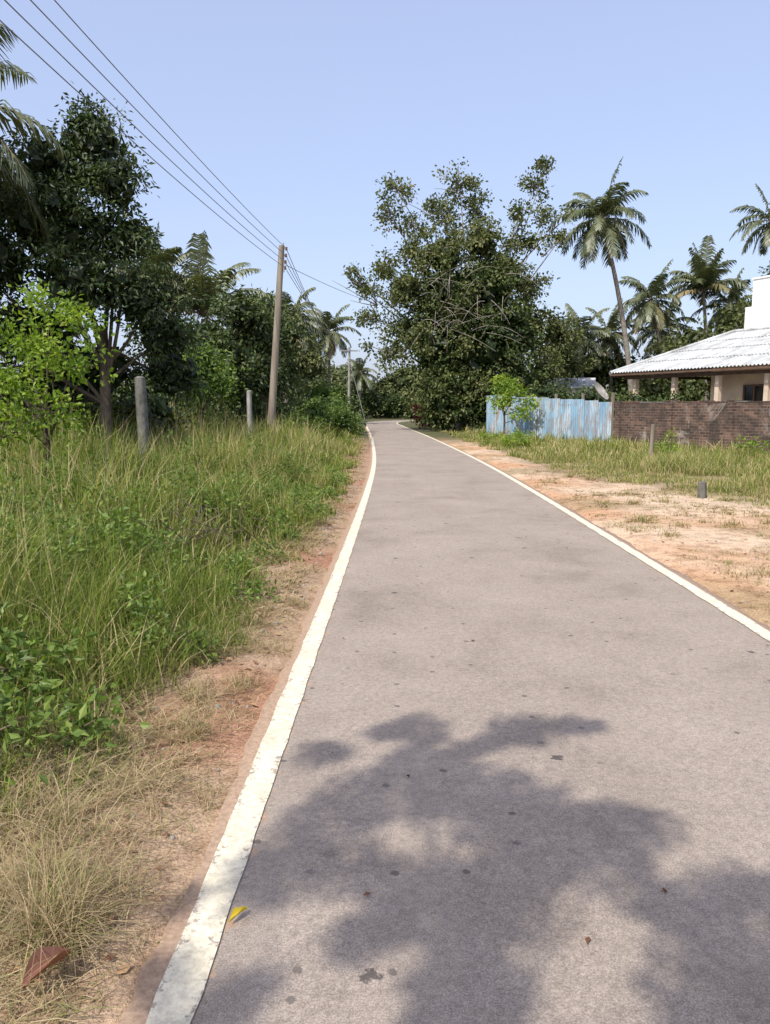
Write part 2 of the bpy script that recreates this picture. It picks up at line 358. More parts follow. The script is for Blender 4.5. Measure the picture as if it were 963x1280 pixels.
for (tx,ty,nn,hh) in((-1.04,2.12,520,.25),(-1.18,2.35,300,.2),(-.98,2.38,160,.14),(-1.3,2.7,160,.2),(-.90,4.3,130,.13),(-1.0,3.6,160,.14),(-.8,3.0,90,.08),(-.78,5.0,100,.09),(-.83,6.2,120,.11)):
    x=R.normal(tx,.055,nn); y=R.normal(ty,.06,nn)
    rn=R.uniform(0,.5,nn); rn[R.random(nn)<.2]=1
    blades(b,x,y,hh*R.uniform(.4,1.25,nn),np.full(nn,.0035),R.uniform(.2,1.6,nn),rn,3)
kp=lambda x,y:(x>cx(y)+1.85)&(sn(x,y,1.3,5)+.6*sn(x,y,4.1,2)>.1)&(x<12)
for (n,yr,per,w) in((4200,(3,9),12,.006),(6000,(9,20),11,.012),(2000,(20,45),7,.022)):
    x,y,tr,th=tufts(n,(2.8,12),yr,per,.05,kp)
    h=.065*th*R.uniform(.5,1.5,len(x)); rn=np.clip(.0+.5*tr+R.normal(0,.12,len(x)),0,.84); g=R.random(len(x))<.1+.35*(tr>.65); rn[g]=1.
    blades(b,x,y,h,w*R.uniform(.6,1.4,len(x)),R.uniform(.5,1.8,len(x)),rn,2)
for k in range(70):
    ty=R.uniform(5,20); tx=R.uniform(3.1,3.6+ty*.25); nn=60
    x=R.normal(tx,.07,nn); y=R.normal(ty,.08,nn); rn=R.uniform(0,.6,nn); rn[R.random(nn)<.3]=1
    blades(b,x,y,R.uniform(.06,.17)*R.uniform(.4,1.25,nn),np.full(nn,.004+.0006*ty),R.uniform(.2,1.6,nn),rn,2)
b.make('dry_grass',[M_dry])

# ------------------------------------------------------------------ foliage
def leaves(b,pos,d,L,W,rnd,mat=0,up=.6):
    n=len(pos); d=nrm(d); q=R.normal(size=(n,3)); q[:,2]+=up; s=nrm(np.cross(d,q)); nn=np.cross(s,d)
    L=np.broadcast_to(L,(n,))[:,None]; W=np.broadcast_to(W,(n,))[:,None]
    V=np.stack([pos,pos+d*L*.45+s*W/2+nn*W*.12,pos+d*L-nn*L*.08,pos+d*L*.45-s*W/2+nn*W*.12],1)
    f=np.arange(n*4).reshape(n,4); c=np.repeat(col(np.clip(rnd,0,1),.8),4,0); b.add(V.reshape(-1,3),f,mat,c)
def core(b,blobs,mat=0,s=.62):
    # filler inside each crown lobe: loose shreds, inner shade put into dark leaf tones
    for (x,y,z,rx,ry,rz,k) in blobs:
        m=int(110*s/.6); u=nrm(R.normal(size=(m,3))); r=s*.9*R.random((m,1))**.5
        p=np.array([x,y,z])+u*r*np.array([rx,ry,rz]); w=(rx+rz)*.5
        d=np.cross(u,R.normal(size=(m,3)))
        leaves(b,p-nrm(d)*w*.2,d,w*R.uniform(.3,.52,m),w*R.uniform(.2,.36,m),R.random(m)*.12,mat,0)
def foliage(b,blobs,cr,nl,L,W,mat=0,droop=.2,shell=.42,twigmat=None,twigr=.02,zflat=.7,twigf=.4,hue=0.,cs_=0.,up=.6):
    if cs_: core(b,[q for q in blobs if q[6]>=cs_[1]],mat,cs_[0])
    for (x,y,z,rx,ry,rz,k) in blobs:
        k=int(k); u=nrm(R.normal(size=(k,3))); r=R.random((k,1))**shell*R.uniform(.8,1.15,(k,1))
        cen=np.array([x,y,z])+u*r*np.array([rx,ry,rz])
        ck=R.random(k); cs=R.uniform(.6,1.4,k)*cr
        nk=np.maximum(4,(nl*R.uniform(.5,1.3,k)).astype(int))
        idx=np.repeat(np.arange(k),nk); m=len(idx)
        o=R.normal(size=(m,3))*np.array([1,1,zflat])*.6; p=cen[idx]+o*cs[idx][:,None]
        d=R.normal(size=(m,3))*.7+nrm(o)*.7+u[idx]*.3; d[:,2]-=droop
        leaves(b,p,d,L*R.uniform(.6,1.25,m),W*R.uniform(.7,1.2,m),.55*ck[idx]+.5*R.random(m)+hue,mat,up)
        if twigmat is not None:
            for q in np.nonzero(R.random(k)<twigf)[0]:
                c0=np.array([x,y,z])+u[q]*np.array([rx,ry,rz])*.1; mid=(c0+cen[q])/2+R.normal(size=3)*.12*rx
                tube(b,bez(c0,mid,cen[q],5),np.linspace(twigr,twigr*.3,5),twigmat,4,False)
def tree(name,base,trunk,r0,blobs,leafm,cr,nl,L,W,droop=.2,limb=.35,extra=None,twigf=.4,shell=.42,lean=(0,0),twigr=None,cs_=(.6,20),hue=0,bark=None):
    b=B(); base=np.array([base[0],base[1],float(gz(base[0],base[1]))-.15]); top=base+np.array([lean[0],lean[1],trunk])
    pts=bez(base,(base+top)/2+np.array([.15,-.1,0])*r0*3,top,9)
    rr=np.linspace(r0,r0*.62,9); rr[0]*=1.45; rr[1]*=1.15
    tube(b,pts,rr,1,10)
    for (x,y,z,rx,ry,rz,k) in blobs:
        e=np.array([x,y,z-.15*rz]); tt=R.uniform(.55,1); st=pts[int(tt*8)]
        mid=st*.5+e*.5+np.array([0,0,-.08*np.linalg.norm(e-st)])+R.normal(size=3)*.06*np.linalg.norm(e-st)
        tube(b,bez(st,mid,e,8),np.linspace(r0*limb,r0*limb*.25,8),1,6,False)
    foliage(b,blobs,cr,nl,L,W,0,droop,shell,1,(twigr or r0*.1),.7,twigf,hue,cs_)
    mats=[leafm,bark or M_bark]
    if extra: extra(b); mats+= [M_ivy,M_gbark]
    return b.make(name,mats)

# --- central big tree ------------------------------------------------
cb=[ # x,y,z,rx,ry,rz,clumps
 (4.2,56,17.0,1.4,1.7,1.7,22),(5.4,57,15.6,1.3,1.6,1.1,18),(3.2,55.5,14.6,1.5,1.9,1.4,24),(2.3,56,15.4,.8,1.0,.7,7),
 (.0,55,16.2,1.1,1.3,.9,13),(-.5,54.5,14.6,1.1,1.4,.9,12),(1.0,55,14.0,1.0,1.2,.7,10),(1.0,55,12.2,1.6,1.7,1.2,26),(-1.0,55,11.4,1.1,1.5,1.0,14),
 (-2.0,55,9.6,1.0,1.4,.8,9),(-3.2,55,11.0,.6,1.0,.4,4),(-2.8,55,10.2,.6,1,.4,3),(-1.7,54.5,7.6,1.2,1.5,.8,13),(.4,54,9.6,1.8,1.8,1.6,40),(3.0,54,11.9,2.2,2.2,1.8,54),
 (5.7,55,12.8,2.1,2.2,1.7,48),(7.3,56,11.3,1.8,2.,1.7,38),(1.0,54,6.6,2.0,1.8,1.9,40),(-.9,54,5.4,1.3,1.4,1.2,18),(8.2,57,13.4,.8,1.2,.9,9),
 (8.5,57,15.2,.8,1.0,1.0,11),(9.6,58,17.2,.7,.8,1.1,12),(10.4,58,15.2,.8,1.,.8,10),(9.6,57,13.2,1.0,1.2,.7,10),(10.4,58,18.7,.45,.5,.6,8),
 (11.7,58,13.9,1.0,1.2,.8,11),(12.4,58,15.6,.7,1,.5,7),(9.3,57,10.4,1.6,1.6,1.4,30)]
def ivy(b):
    ib=[(3.2,54,9.0,2.7,2.4,2.6,80),(5.9,54,9.2,2.5,2.4,2.8,80),(3.0,53.5,5.4,2.6,2.3,2.7,80),(6.0,53.5,5.6,2.6,2.3,2.9,84),
        (3.0,53,2.2,2.1,2.0,2.3,66),(5.8,53,2.2,2.4,2.0,2.3,66),(8.0,55,6.6,1.8,2,2.2,50),(8.2,55,3.0,1.7,1.8,2.4,46)]
    foliage(b,ib,.55,44,.27,.18,2,.45,.5,hue=.0,cs_=(.8,20))
    foliage(b,[(q[0]-.3,q[1]-.6,q[2]+.4,q[3],q[4],q[5],int(q[6]*.35)) for q in ib],.5,30,.26,.17,0,.3,.3)
    for k in range(46):
        s=np.array([R.uniform(1.5,7),52,R.uniform(6.5,10.5)]); e=s+np.array([R.uniform(-1.8,3.0),R.uniform(-1.6,-.4),R.uniform(-2.0,1.4)])
        tube(b,bez(s,(s+e)/2+np.array([0,0,R.uniform(.2,.9)]),e,6),np.linspace(.03,.008,6),3,4,False)
    for k in range(26):
        q=cb[R.choice([4,5,8,9,10,11,12,0,2,22,23,25,26])]; s=np.array([q[0]+.5,q[1]-.3,q[2]-1.]); e=np.array([q[0],q[1]-.5,q[2]])+R.normal(size=3)*np.array([1.3,.4,.9])*q[3]
        tube(b,bez(s,(s+e)/2+R.normal(size=3)*.3,e,6),np.linspace(.045,.01,6),3,4,False)
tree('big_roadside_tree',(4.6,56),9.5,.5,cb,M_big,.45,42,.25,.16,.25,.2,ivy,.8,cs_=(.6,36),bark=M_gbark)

# --- understory right of the big tree ---------------------------------
tree('jungle_tree',(10.5,58),5,.22,[(9.8,58,7.6,1.7,2,1.8,40),(11.8,59,7.0,1.7,2,1.7,36),(10.5,57,4.4,1.8,2,1.6,40),(12.8,60,5.0,1.8,2,1.5,34),(9.0,57,9.6,1.3,1.5,1.2,20)],M_big,.5,36,.28,.17,.3,cs_=(.5,30))
tree('jungle_tree',(15,66),4,.2,[(14,66,5.6,2.2,2,1.9,40),(17,68,5.0,2.4,2,1.9,40),(12.5,64,3.2,2.0,2,1.6,30),(20,70,4.6,2.6,2,1.9,40)],M_ivy,.6,30,.36,.22,.3,cs_=(.75,20))

# --- left mango tree ---------------------------------------------------
mb=[(-6.4,17,7.2,.85,1.0,.7,46),(-7.3,17,6.6,1.0,1.1,.8,50),(-6.0,16.8,6.3,.7,.9,.65,34),(-8.9,17,6.2,1.2,1.2,1.0,50),(-7.1,16.6,5.4,1.4,1.3,.95,84),
 (-5.8,16.8,5.2,.65,.9,.6,30),(-8.7,16.4,4.6,1.3,1.3,1.0,60),(-6.5,16.2,4.2,1.2,1.2,.8,60),(-5.5,17,3.9,.85,1.0,.65,38),(-5.2,17.4,3.2,.75,.9,.6,32),(-10.2,16.5,5.4,1.3,1.3,1.5,44),(-8.3,17.4,3.2,1.6,1.3,.8,50),(-5.4,18.5,2.4,.8,1,.7,30),(-10.5,16.5,3.0,1.5,1.3,1.3,40),(-7.0,17.8,2.5,1.2,1,.8,34)]
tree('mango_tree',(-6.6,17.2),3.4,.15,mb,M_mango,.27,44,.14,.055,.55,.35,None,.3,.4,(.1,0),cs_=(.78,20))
lb=[(-5.0,11.2,3.0,.42,.5,.28,13),(-4.5,11,2.75,.35,.4,.25,10),(-5.5,11.3,2.6,.5,.5,.35,16),(-4.8,10.8,2.3,.55,.5,.3,18),(-4.35,10.9,2.2,.3,.3,.25,8),(-5.5,10.6,1.9,.6,.5,.35,20),(-4.9,10.6,1.55,.6,.5,.3,18),(-6.0,11,2.3,.5,.4,.6,16),(-5.6,10.6,1.2,.6,.5,.3,16),(-5.9,11,3.2,.4,.4,.25,9)]
tree('citrus_tree',(-5.2,11.3),1.7,.05,lb,M_lime,.16,30,.095,.05,.2,.4,None,.6,.45,(0,0),.007,cs_=0)

# --- further left trees ---------------------------------------------------
tree('jak_tree',(-7.4,30),3.0,.2,[(-7.4,30,4.2,1.2,1.4,.9,44),(-6.0,30,5.2,1.0,1.3,1.0,40),(-5.4,31,4.4,1.0,1.3,1.0,38),(-8.6,30,4.0,1.5,1.4,1.1,44),(-6.6,29,3.4,1.6,1.4,1.1,44),(-5.3,31,2.8,.9,1.2,1.0,30)],M_jak,.36,40,.2,.11,.3,cs_=(.8,20),hue=.05)
tree('jak_tree',(-6.5,38),3.5,.2,[(-6.7,38,6.2,1.3,1.5,1.0,44),(-5.8,38,5.2,1.3,1.4,1.3,40),(-8.2,39,4.8,1.6,1.5,1.2,40),(-5.7,38,3.2,1.1,1.3,1.3,34)],M_jak,.45,40,.24,.13,.3,cs_=(.8,20),hue=.1)
tree('jak_tree',(-7.0,54),3.5,.2,[(-7.2,54,5.8,1.6,1.5,1.2,40),(-6.2,54,4.4,1.5,1.4,1.3,36),(-8.8,54,5.0,1.7,1.5,1.4,36)],M_big,.5,36,.28,.16,.3,cs_=(.8,20))
tree('lime_sapling',(-6.0,23.5),1.6,.07,[(-5.9,23.5,3.0,.7,.7,.55,30),(-5.6,23.3,2.3,.6,.6,.5,24),(-6.5,23.6,2.3,.6,.6,.6,24)],M_weed,.25,36,.15,.08,.3,cs_=(.7,20),hue=.0)
b=B(); hb=[]
for k in range(46):
    y=13+k*1.05; hb.append((-6.9-R.uniform(0,2.0)-(y<20)*.9,y,R.uniform(.8,2.4),1.1,1.1,R.uniform(.8,1.3),24))
foliage(b,hb,.36,34,.19,.1,0,.3,.45,1,.02,cs_=(.8,10),hue=.0); b.make('hedge',[M_jak,M_bark])
b=B(); foliage(b,[(-3.3,44,1.0,.9,1.0,.8,26),(-2.8,46,.8,.8,1.0,.7,22),(-3.9,46,1.5,1.0,1.1,.9,26),(-4.7,43,1.2,1.0,1.,1.,26),(-4.4,52,1.7,1.2,1.2,1.1,28),(-5.6,56,2.2,1.5,1.3,1.4,28),(-6,66,2,1.8,1.4,1.6,28),(-6.2,76,2,1.6,1.4,1.6,28),(-4.4,36,.9,.8,.9,.7,20),(-4.3,30,.7,.5,.6,.5,14)],.28,34,.2,.11,0,.2,.45,1,.015,cs_=(.7,10),hue=-.1); b.make('roadside_shrub',[M_weed,M_bark])
b=B(); foliage(b,[(1.65,60,.9,.7,.6,.9,30),(2.4,59,.8,.5,.5,.7,18),(1.4,61,1.6,.4,.4,.4,8)],.22,36,.2,.09,0,-.1,.45,1,.012,cs_=(.6,5)); b.make('red_croton_shrub',[M_red,M_bark])
tree('papaya_sapling',(5.1,37.5),1.6,.06,[(5.0,37.5,2.8,.55,.5,.4,16),(5.5,37.4,2.3,.6,.5,.4,16),(4.8,37.3,2.0,.5,.5,.35,14),(6.2,37.3,1.9,.4,.5,.35,10),(5.9,37.2,1.3,.4,.5,.35,10)],M_lime,.2,22,.2,.1,.4,.4,None,.6,cs_=0)
b=B(); foliage(b,[(4.3,30,.35,.5,.5,.3,14),(4.9,31.5,.4,.6,.5,.35,14),(3.8,33,.3,.4,.5,.3,10),(8.4,24.5,.45,.5,.5,.4,12),(11,24,.4,.6,.5,.3,12)],.16,24,.12,.06,0,.1,.45,1,.01); b.make('roadside_shrub',[M_lime,M_bark])
b=B(); foliage(b,[(9.6,39,1.9,1.2,1,.75,30),(11.3,38,1.7,1.1,1,.7,28),(12.6,36.5,1.6,1.0,1,.7,28),(8.0,42,2.2,1.2,1,.8,24),(14.6,33.5,1.3,.9,.8,.5,20),(9.2,46,2.2,1.4,1,1.0,24)],.3,34,.18,.1,0,.2,.45,1,.02,cs_=(.7,10)); b.make('garden_shrub',[M_ivy,M_bark])
b=B(); foliage(b,[(-11+1.9*k,113.5+R.uniform(0,3)+max(0,k-7)*.8,R.uniform(1.2,2.6),1.7,1.4,R.uniform(1.5,2.6),26) for k in range(13)]+[(-6.2-R.uniform(0,2),84+k*5,R.uniform(1.2,2.6),1.6,1.6,2.,26) for k in range(6)]+[(3.0+k*.8,66+k*5,1.6,1.5,1.8,1.9,24) for k in range(6)],.55,32,.4,.24,0,.2,.45,1,.02,cs_=(.8,10)); b.make('thicket',[M_ivy,M_bark])

# --- distant mass ---------------------------------------------------------
b=B(); db=[]
for k in range(110):
    x=-130+k*2.5+R.uniform(-2,2); y=R.uniform(122,150)+abs(x)*.1; h=R.uniform(5,9)
    db.append((x,y,h*.55,R.uniform(3,5),3,h*.55,24))
for k in range(26):
    y=R.uniform(62,112); db.append((-11-R.uniform(0,9)-(y>90)*-3,y,R.uniform(2,4.4),2.4,2.4,2.8,28))
for k in range(24):
    x=R.uniform(9,60); db.append((x,R.uniform(78,98),R.uniform(2,4.5),3,2.4,2.8,28))
for k in range(18):
    x=R.uniform(-10,6); db.append((x,119+R.uniform(0,8),R.uniform(1,6.0),2.4,2.4,2.4,28))
foliage(b,db,.9,24,.75,.45,0,.2,.5,cs_=(.85,5)); b.make('distant_trees',[M_far])
b=B(); foliage(b,[(20+2.6*k,60+R.uniform(-3,3),R.uniform(4.5,7.5),2.0,2,1.8,34) for k in range(6)]+[(27.5,56,10.5,1.8,2,1.8,40),(29,57,12.6,1.8,2,1.8,40),(26.2,57,8,1.8,2,1.8,36),(25,60,4,2.4,2,2.4,34),(29,60,4.5,2.4,2,2.4,34),(21,62,3.5,2.4,2,2.0,30),(31,57,10.5,2,2,2,36)],.6,36,.34,.2,0,.2,.45,1,.05,cs_=(.75,10))
tube(b,bez((29,57,0),(29.3,57,5),(29,57,11),8),np.linspace(.3,.15,8),1); b.make('garden_tree',[M_big,M_bark])

# ------------------------------------------------------------------ palms
def palm(base,top,Lf,nf=22,young=False,lw=.06,seed=0,drop=1.,nl=34):
    b=B(); base=np.array(base,float); top=np.array(top,float)
    mid=base*.5+top*.5; mid[0]=base[0]*.75+top[0]*.25+.15
    tp=bez(base,mid,top,24); rr=np.linspace(.2,.11,24); rr[:2]*=1.35; rr=rr*(1+.05*(np.arange(24)%2))
    tube(b,tp,rr,1,9)
    for k in range(nf):
        az=k*2.39996+R.uniform(-.25,.25); q=(k+.5)/nf
        el=math.radians((86 if young else 80)-(62 if young else 125)*q**.85+R.uniform(-8,8)); L=Lf*R.uniform(.8,1.12)*(.82 if q>.85 else 1)
        n=12; p=top+np.array([0,0,.1]); pts=[p]; e=el
        for s in range(n-1):
            e-=drop*(.055+.16*(s/n))*(1.15 if math.cos(el)>.3 else .8)*(max(0.15,math.cos(e)) if e>-1.3 else 0)
            p=p+np.array([math.cos(az)*math.cos(e),math.sin(az)*math.cos(e),math.sin(e)])*L/(n-1); pts.append(p)
        pts=np.array(pts); tube(b,pts,np.linspace(.04,.008,n),2,4,False,.6)
        T=nrm(np.gradient(pts,axis=0)); sd=np.array([-math.sin(az),math.cos(az),0.]); t=np.linspace(.13,1,nl); hue=.35*R.random()+.5*(q>.88)+.08
        pp=np.c_[[np.interp(t*(n-1),np.arange(n),pts[:,a]) for a in range(3)]].T; TT=nrm(np.c_[[np.interp(t*(n-1),np.arange(n),T[:,a]) for a in range(3)]].T)
        UP=np.cross(TT,sd); UP*=np.sign(UP[:,2:3]+1e-6)
        for s in(-1,1):
            ll=Lf*.27*(np.sin(np.pi*np.clip(.12+t*.82,0,1))**.6)*R.uniform(.8,1.1,nl)
            d1=nrm(sd*s*.8+TT*.6+UP*.12-np.array([0,0,.3])+R.normal(size=(nl,3))*.1); d2=nrm(d1+np.array([0,0,-.95*drop]))
            a0=pp; a1=pp+d1*ll[:,None]*.5; a2=a1+d2*ll[:,None]*.5; w=TT*lw
            V=np.stack([a0-w*.35,a0+w*.35,a1+w*.5,a1-w*.5,a2+w*.08,a2-w*.08],1)
            i=np.arange(nl)[:,None]*6; f=np.concatenate([i+np.array([[0,1,2,3]]),i+np.array([[3,2,4,5]])])
            b.add(V.reshape(-1,3),f,0,np.repeat(col(np.clip(hue+R.random(nl)*.25,0,1),.8),6,0))
    for k in range(9 if not young else 0):
        a=R.random()*6.28; c=top+np.array([math.cos(a)*.3,math.sin(a)*.3,-.25-R.random()*.3])
        tube(b,[c+np.array([0,0,z]) for z in(-.14,-.1,0,.1,.14)],[.02,.09,.12,.09,.02],3,6,False)
    return b.make('coconut_palm',[M_palm,M_pbark,M_twig,M_weed])
palm((15.7,52,0),(13.1,52,13.6),3.6,30,lw=.11)
palm((22.3,64,0),(20.6,65,10.2),3.4,26,lw=.12); palm((26.0,66,0),(25.2,66,11.0),3.9,26,True,lw=.13)
palm((22.4,70,0),(23.2,70,8.4),3.6,24,lw=.12); palm((28,68,0),(28.2,68,10.2),3.6,22,lw=.12); palm((32,66,0),(30.4,66,16.6),3.4,24,lw=.12)
palm((18.5,68,0),(18.0,68,7.8),3.2,22,lw=.12); palm((15.5,66,0),(15.2,66,7.2),3.4,22,lw=.12)
palm((-9.2,14.5,0),(-8.6,14.5,6.7),2.9,24,lw=.05,nl=50)
palm((-8.3,33,0),(-8.2,33,5.3),3.2,22,True,lw=.09); palm((-10.3,33,0),(-10.3,33,6.4),2.8,22,True,lw=.09)
palm((-6.9,46,0),(-6.3,46,6.6),2.6,26,lw=.1); palm((-6.8,75,0),(-6.7,75,8.6),3.2,26,lw=.12); palm((-9,70,0),(-9.3,70,8.4),3.2,24,lw=.12)
palm((-5.6,112,0),(-5.6,112,6.4),3.4,18,lw=.14); palm((12,80,0),(11.6,80,9),3.3,20,lw=.12)

# ------------------------------------------------------------------ weeds, litter, twigs
b=B(); wb=[]
for k in range(240):
    y=R.uniform(2.4,17); e=left_edge(y)-R.uniform(.0,3.6); z=max(.08,float(LH(np.array([e]),np.array([y]))[0])*R.uniform(.3,.9)); r=R.uniform(.08,.22)
    wb.append((e,y,z,r,r,z*.6,8))
foliage(b,wb,.085,18,.055,.03,0,-.1,.5,1,.004,hue=.05)
bb=[(R.uniform(-6.5,-2.3),R.uniform(4.5,13)) for k in range(26)]+[(-2.6,4.3),(-3.3,6.2),(-2.3,6.4),(-4.0,7.5),(-3.6,8.6),(-2.2,9.4),(-1.75,3.1),(-1.95,3.7)]
foliage(b,[(x,y,R.uniform(.2,.5),R.uniform(.22,.4),R.uniform(.22,.4),R.uniform(.2,.36),16) for x,y in bb],.13,20,.07,.036,0,-.05,.5,1,.005,hue=.12)
b.make('roadside_weeds',[M_weed,M_twig])
b=B()
for k in range(90):
    c=np.array([R.normal(-2.3,.4),R.normal(8.0,.6),R.uniform(.1,.5)]); d=np.clip(R.normal(size=3),-1.2,1.2)*np.array([.2,.25,.14])
    tube(b,bez(c-d,c+R.normal(size=3)*.1,c+d,5),np.linspace(.006,.002,5),0,4,False)
b.make('dead_twigs',[M_bark])
M_litter=leafmat('litter',[(0,(.07,.035,.022)),(.5,(.2,.10,.06)),(1,(.4,.26,.14))],0)
b=B(); n=1800; y=R.uniform(1.5,20,n); x=np.where(R.random(n)<.65,R.uniform(-2.2,-.8,n),R.uniform(2.8,7,n))
p=np.c_[x,y,gz(x,y)+.012]; d=R.normal(size=(n,3)); d[:,2]*=.15; leaves(b,p,d,R.uniform(.02,.075,n),R.uniform(.012,.035,n),R.random(n),0,4.)
n=26; x=R.uniform(-.4,2.5,n); y=R.uniform(2,14,n); p=np.c_[x,y,np.full(n,.021)]; d=R.normal(size=(n,3)); d[:,2]*=.05; leaves(b,p,d,R.uniform(.02,.04,n),R.uniform(.012,.02,n),R.random(n)*.6,0,6.)
b.make('leaf_litter',[M_litter])
b=B()
for k in range(620):
    y=R.uniform(1.6,16); x=R.choice([R.uniform(-1.7,-.8),R.uniform(2.8,5.5)]); s=R.uniform(.004,.02)
    tube(b,[(x,y,float(gz(x,y))+z*s) for z in(-.6,0,.6,.8)],[s*.7,s,s*.7,s*.2],0,5)
b.make('gravel',[M_conc])
def bigleaf(name,c,L,W,ang,m,curl=.4):
    b=B(); nu,nv=10,7; V=[]
    for i in range(nu):
        t=i/(nu-1)
        for j in range(nv):
            s=(j/(nv-1)-.5)*2; w=W*math.sin(math.pi*min(.98,max(.03,t)))**.8
            px=(t-.5)*L; py=s*w*.5*(1-curl*.4*abs(s)); pz=.005+abs(s)**1.5*w*curl*.8+.02*L/.1*math.sin(t*3)**2*.3+.004*math.sin(9*t+5*s)
            V.append((c[0]+px*math.cos(ang)-py*math.sin(ang),c[1]+px*math.sin(ang)+py*math.cos(ang),c[2]+pz))
    f=[[i*nv+j,i*nv+j+1,(i+1)*nv+j+1,(i+1)*nv+j] for i in range(nu-1) for j in range(nv-1)]
    b.add(V,f,0,None,True); b.make(name,[m])
M_bl=leafmat('brown_leaf_skin',[(0,(.16,.06,.035)),(1,(.26,.11,.06))],.1,.05); M_yl=leafmat('yellow_leaf_skin',[(0,(.6,.42,.02)),(1,(.7,.55,.05))],.1,.05)
bigleaf('dry_brown_leaf',(-.97,1.93,float(gz(-.97,1.93))+.05),.16,.09,1.1,M_bl,.6)
bigleaf('fallen_yellow_leaf',(-.50,2.22,.016),.08,.03,1.0,M_yl,.7)

# ------------------------------------------------------------------ posts and poles
def post(name,x,y,h,w,m,lean=(0,0),sides=4,notch=False):
    b=B(); z=float(gz(x,y)); p=[(x+lean[0]*t,y+lean[1]*t,z-.2+(h+.2)*t) for t in np.linspace(0,1,6)]
    rr=np.array([1,1,.99,.98,.96,.9])*w*(.7 if sides==4 else .5)
    tube(b,p,rr,0,sides)
    if sides==4:
        b2=p[-1]; tube(b,[b2,(b2[0],b2[1],b2[2]+.03)],[w*.62,w*.3],0,4)
    return b.make(name,[m])
post('concrete_fence_post',-4.95,15,2.05,.17,M_darkconc,(-.05,0)); post('concrete_fence_post',-5.2,27,2.05,.14,M_conc)
post('wooden_fence_post',7.8,24,1.1,.14,M_wood,(.05,0),7); post('boundary_stone',5.45,13.8,.27,.12,M_darkconc,(-.02,0))
def upole(bx,by,tx,ty,H,r):
    b=B(); ps=[(bx+(tx-bx)*t,by+(ty-by)*t,-.3+(H+.3)*t) for t in np.linspace(0,1,10)]
    tube(b,ps,np.linspace(r,r*.68,10),0,12)
    return b
PB,PT=-4.72,-4.12
b=upole(PB,28,PT,28,7.25,.15)
wz=[7.15,6.92,6.70,6.50]
for z in wz:
    t=z/7.25; c=np.array([PB+(PT-PB)*t,28,z])
    tube(b,[c+np.array([.06,0,0]),c+np.array([.17,0,0])],[.012,.012],1,5)
    tube(b,[c+np.array([.17,0,q]) for q in(-.06,-.03,0,.03,.06)],[.03,.05,.03,.05,.03],2,8)
box(b,(PT+.06,28,6.35),(.04,.06,1.0),(1,0),1)
b.make('utility_pole',[M_wood,M_metal,M_porc])
b=upole(-4.5,70,-4.4,70,7.0,.14); box(b,(-4.4,69.85,6.6),(1.6,.1,.1),(1,.1),1); tube(b,[(-4.4,70,5.8),(-2.9,70,.0)],[.03,.03],1,4); b.make('utility_pole',[M_conc,M_metal])
b=B()
def wire(a,c,sag,r=.009,n=28):
    a=np.array(a,float);c=np.array(c,float); t=np.linspace(0,1,n)[:,None]; p=a*(1-t)+c*t; p[:,2]-=(4*sag*t*(1-t))[:,0]; tube(b,p,r,0,5,False)
for k,z in enumerate(wz):
    xx=PB+(PT-PB)*z/7.25+.17
    wire((xx,28,z),(-5.35-.08*k,-9,z+.55),.42+.05*k); wire((xx,28,z),(-4.35+(-.6+.4*k),70,6.65),.8,.012)
wire((-4.0,28,6.6),(1.0,53,8.0),.3,.011)
b.make('power_lines',[M_wire])
b=upole(-5.5,-9,-5.5,-9,7.9,.15); b.make('utility_pole',[M_wood])

# ------------------------------------------------------------------ brick wall
def local(name,origin,ang,b,mats):
    ob=b.make(name,mats); ob.location=origin; ob.rotation_euler=(0,0,ang); return ob
p0=np.array([9.3,33.]);p1=np.array([15.2,20.5]); Lw=np.linalg.norm(p1-p0); aw=math.atan2(*(p1-p0)[::-1])
b=B(); box(b,(Lw/2,0,-.1),(Lw,.22,1.9),(1,0),0)
u=0
while u<Lw-.1:
    l=min(R.uniform(.5,1.3),Lw-u); box(b,(u+l/2,0,1.802),(l-.01,.25+R.uniform(-.01,.02),.03+R.uniform(0,.05)),(1,0),R.choice([0,1])); u+=l
for k in range(6): box(b,(.15+k*2.9,-.02,-.1),(.3,.36,1.985),(1,0),0 if k!=3 else 1)
local('brick_wall',(p0[0],p0[1],0),aw,b,[M_brick,M_darkconc])
q0=np.array([4.75,42.]);q1=np.array([9.05,33.3]); Lf=np.linalg.norm(q1-q0); af=math.atan2(*(q1-q0)[::-1])
b=B(); nsh=11; sw=Lf/nsh
for k in range(nsh):
    u=np.linspace(0,sw+.04,30); zt=2.28-.04*k+R.uniform(-.05,.05); of=(k%2)*.02+R.uniform(0,.01)
    yy=.018*np.sin(u*2*np.pi/.15)+of; uu=u+k*sw
    V=np.concatenate([np.c_[uu,yy,np.full(30,.05)],np.c_[uu,yy+R.uniform(-.02,.02),np.full(30,zt)]]); j=np.arange(29)
    b.add(V,np.c_[j,j+1,j+31,j+30],0,None,True)
for k in range(6): box(b,(k*Lf/5,.1,-.1),(.09,.09,2.35),(1,0),1)
box(b,(Lf/2,.062,1.7),(Lf,.03,.07),(1,0),1); box(b,(Lf/2,.062,.6),(Lf,.03,.07),(1,0),1)
local('corrugated_metal_fence',(q0[0],q0[1],0),af,b,[M_blue,M_wood])

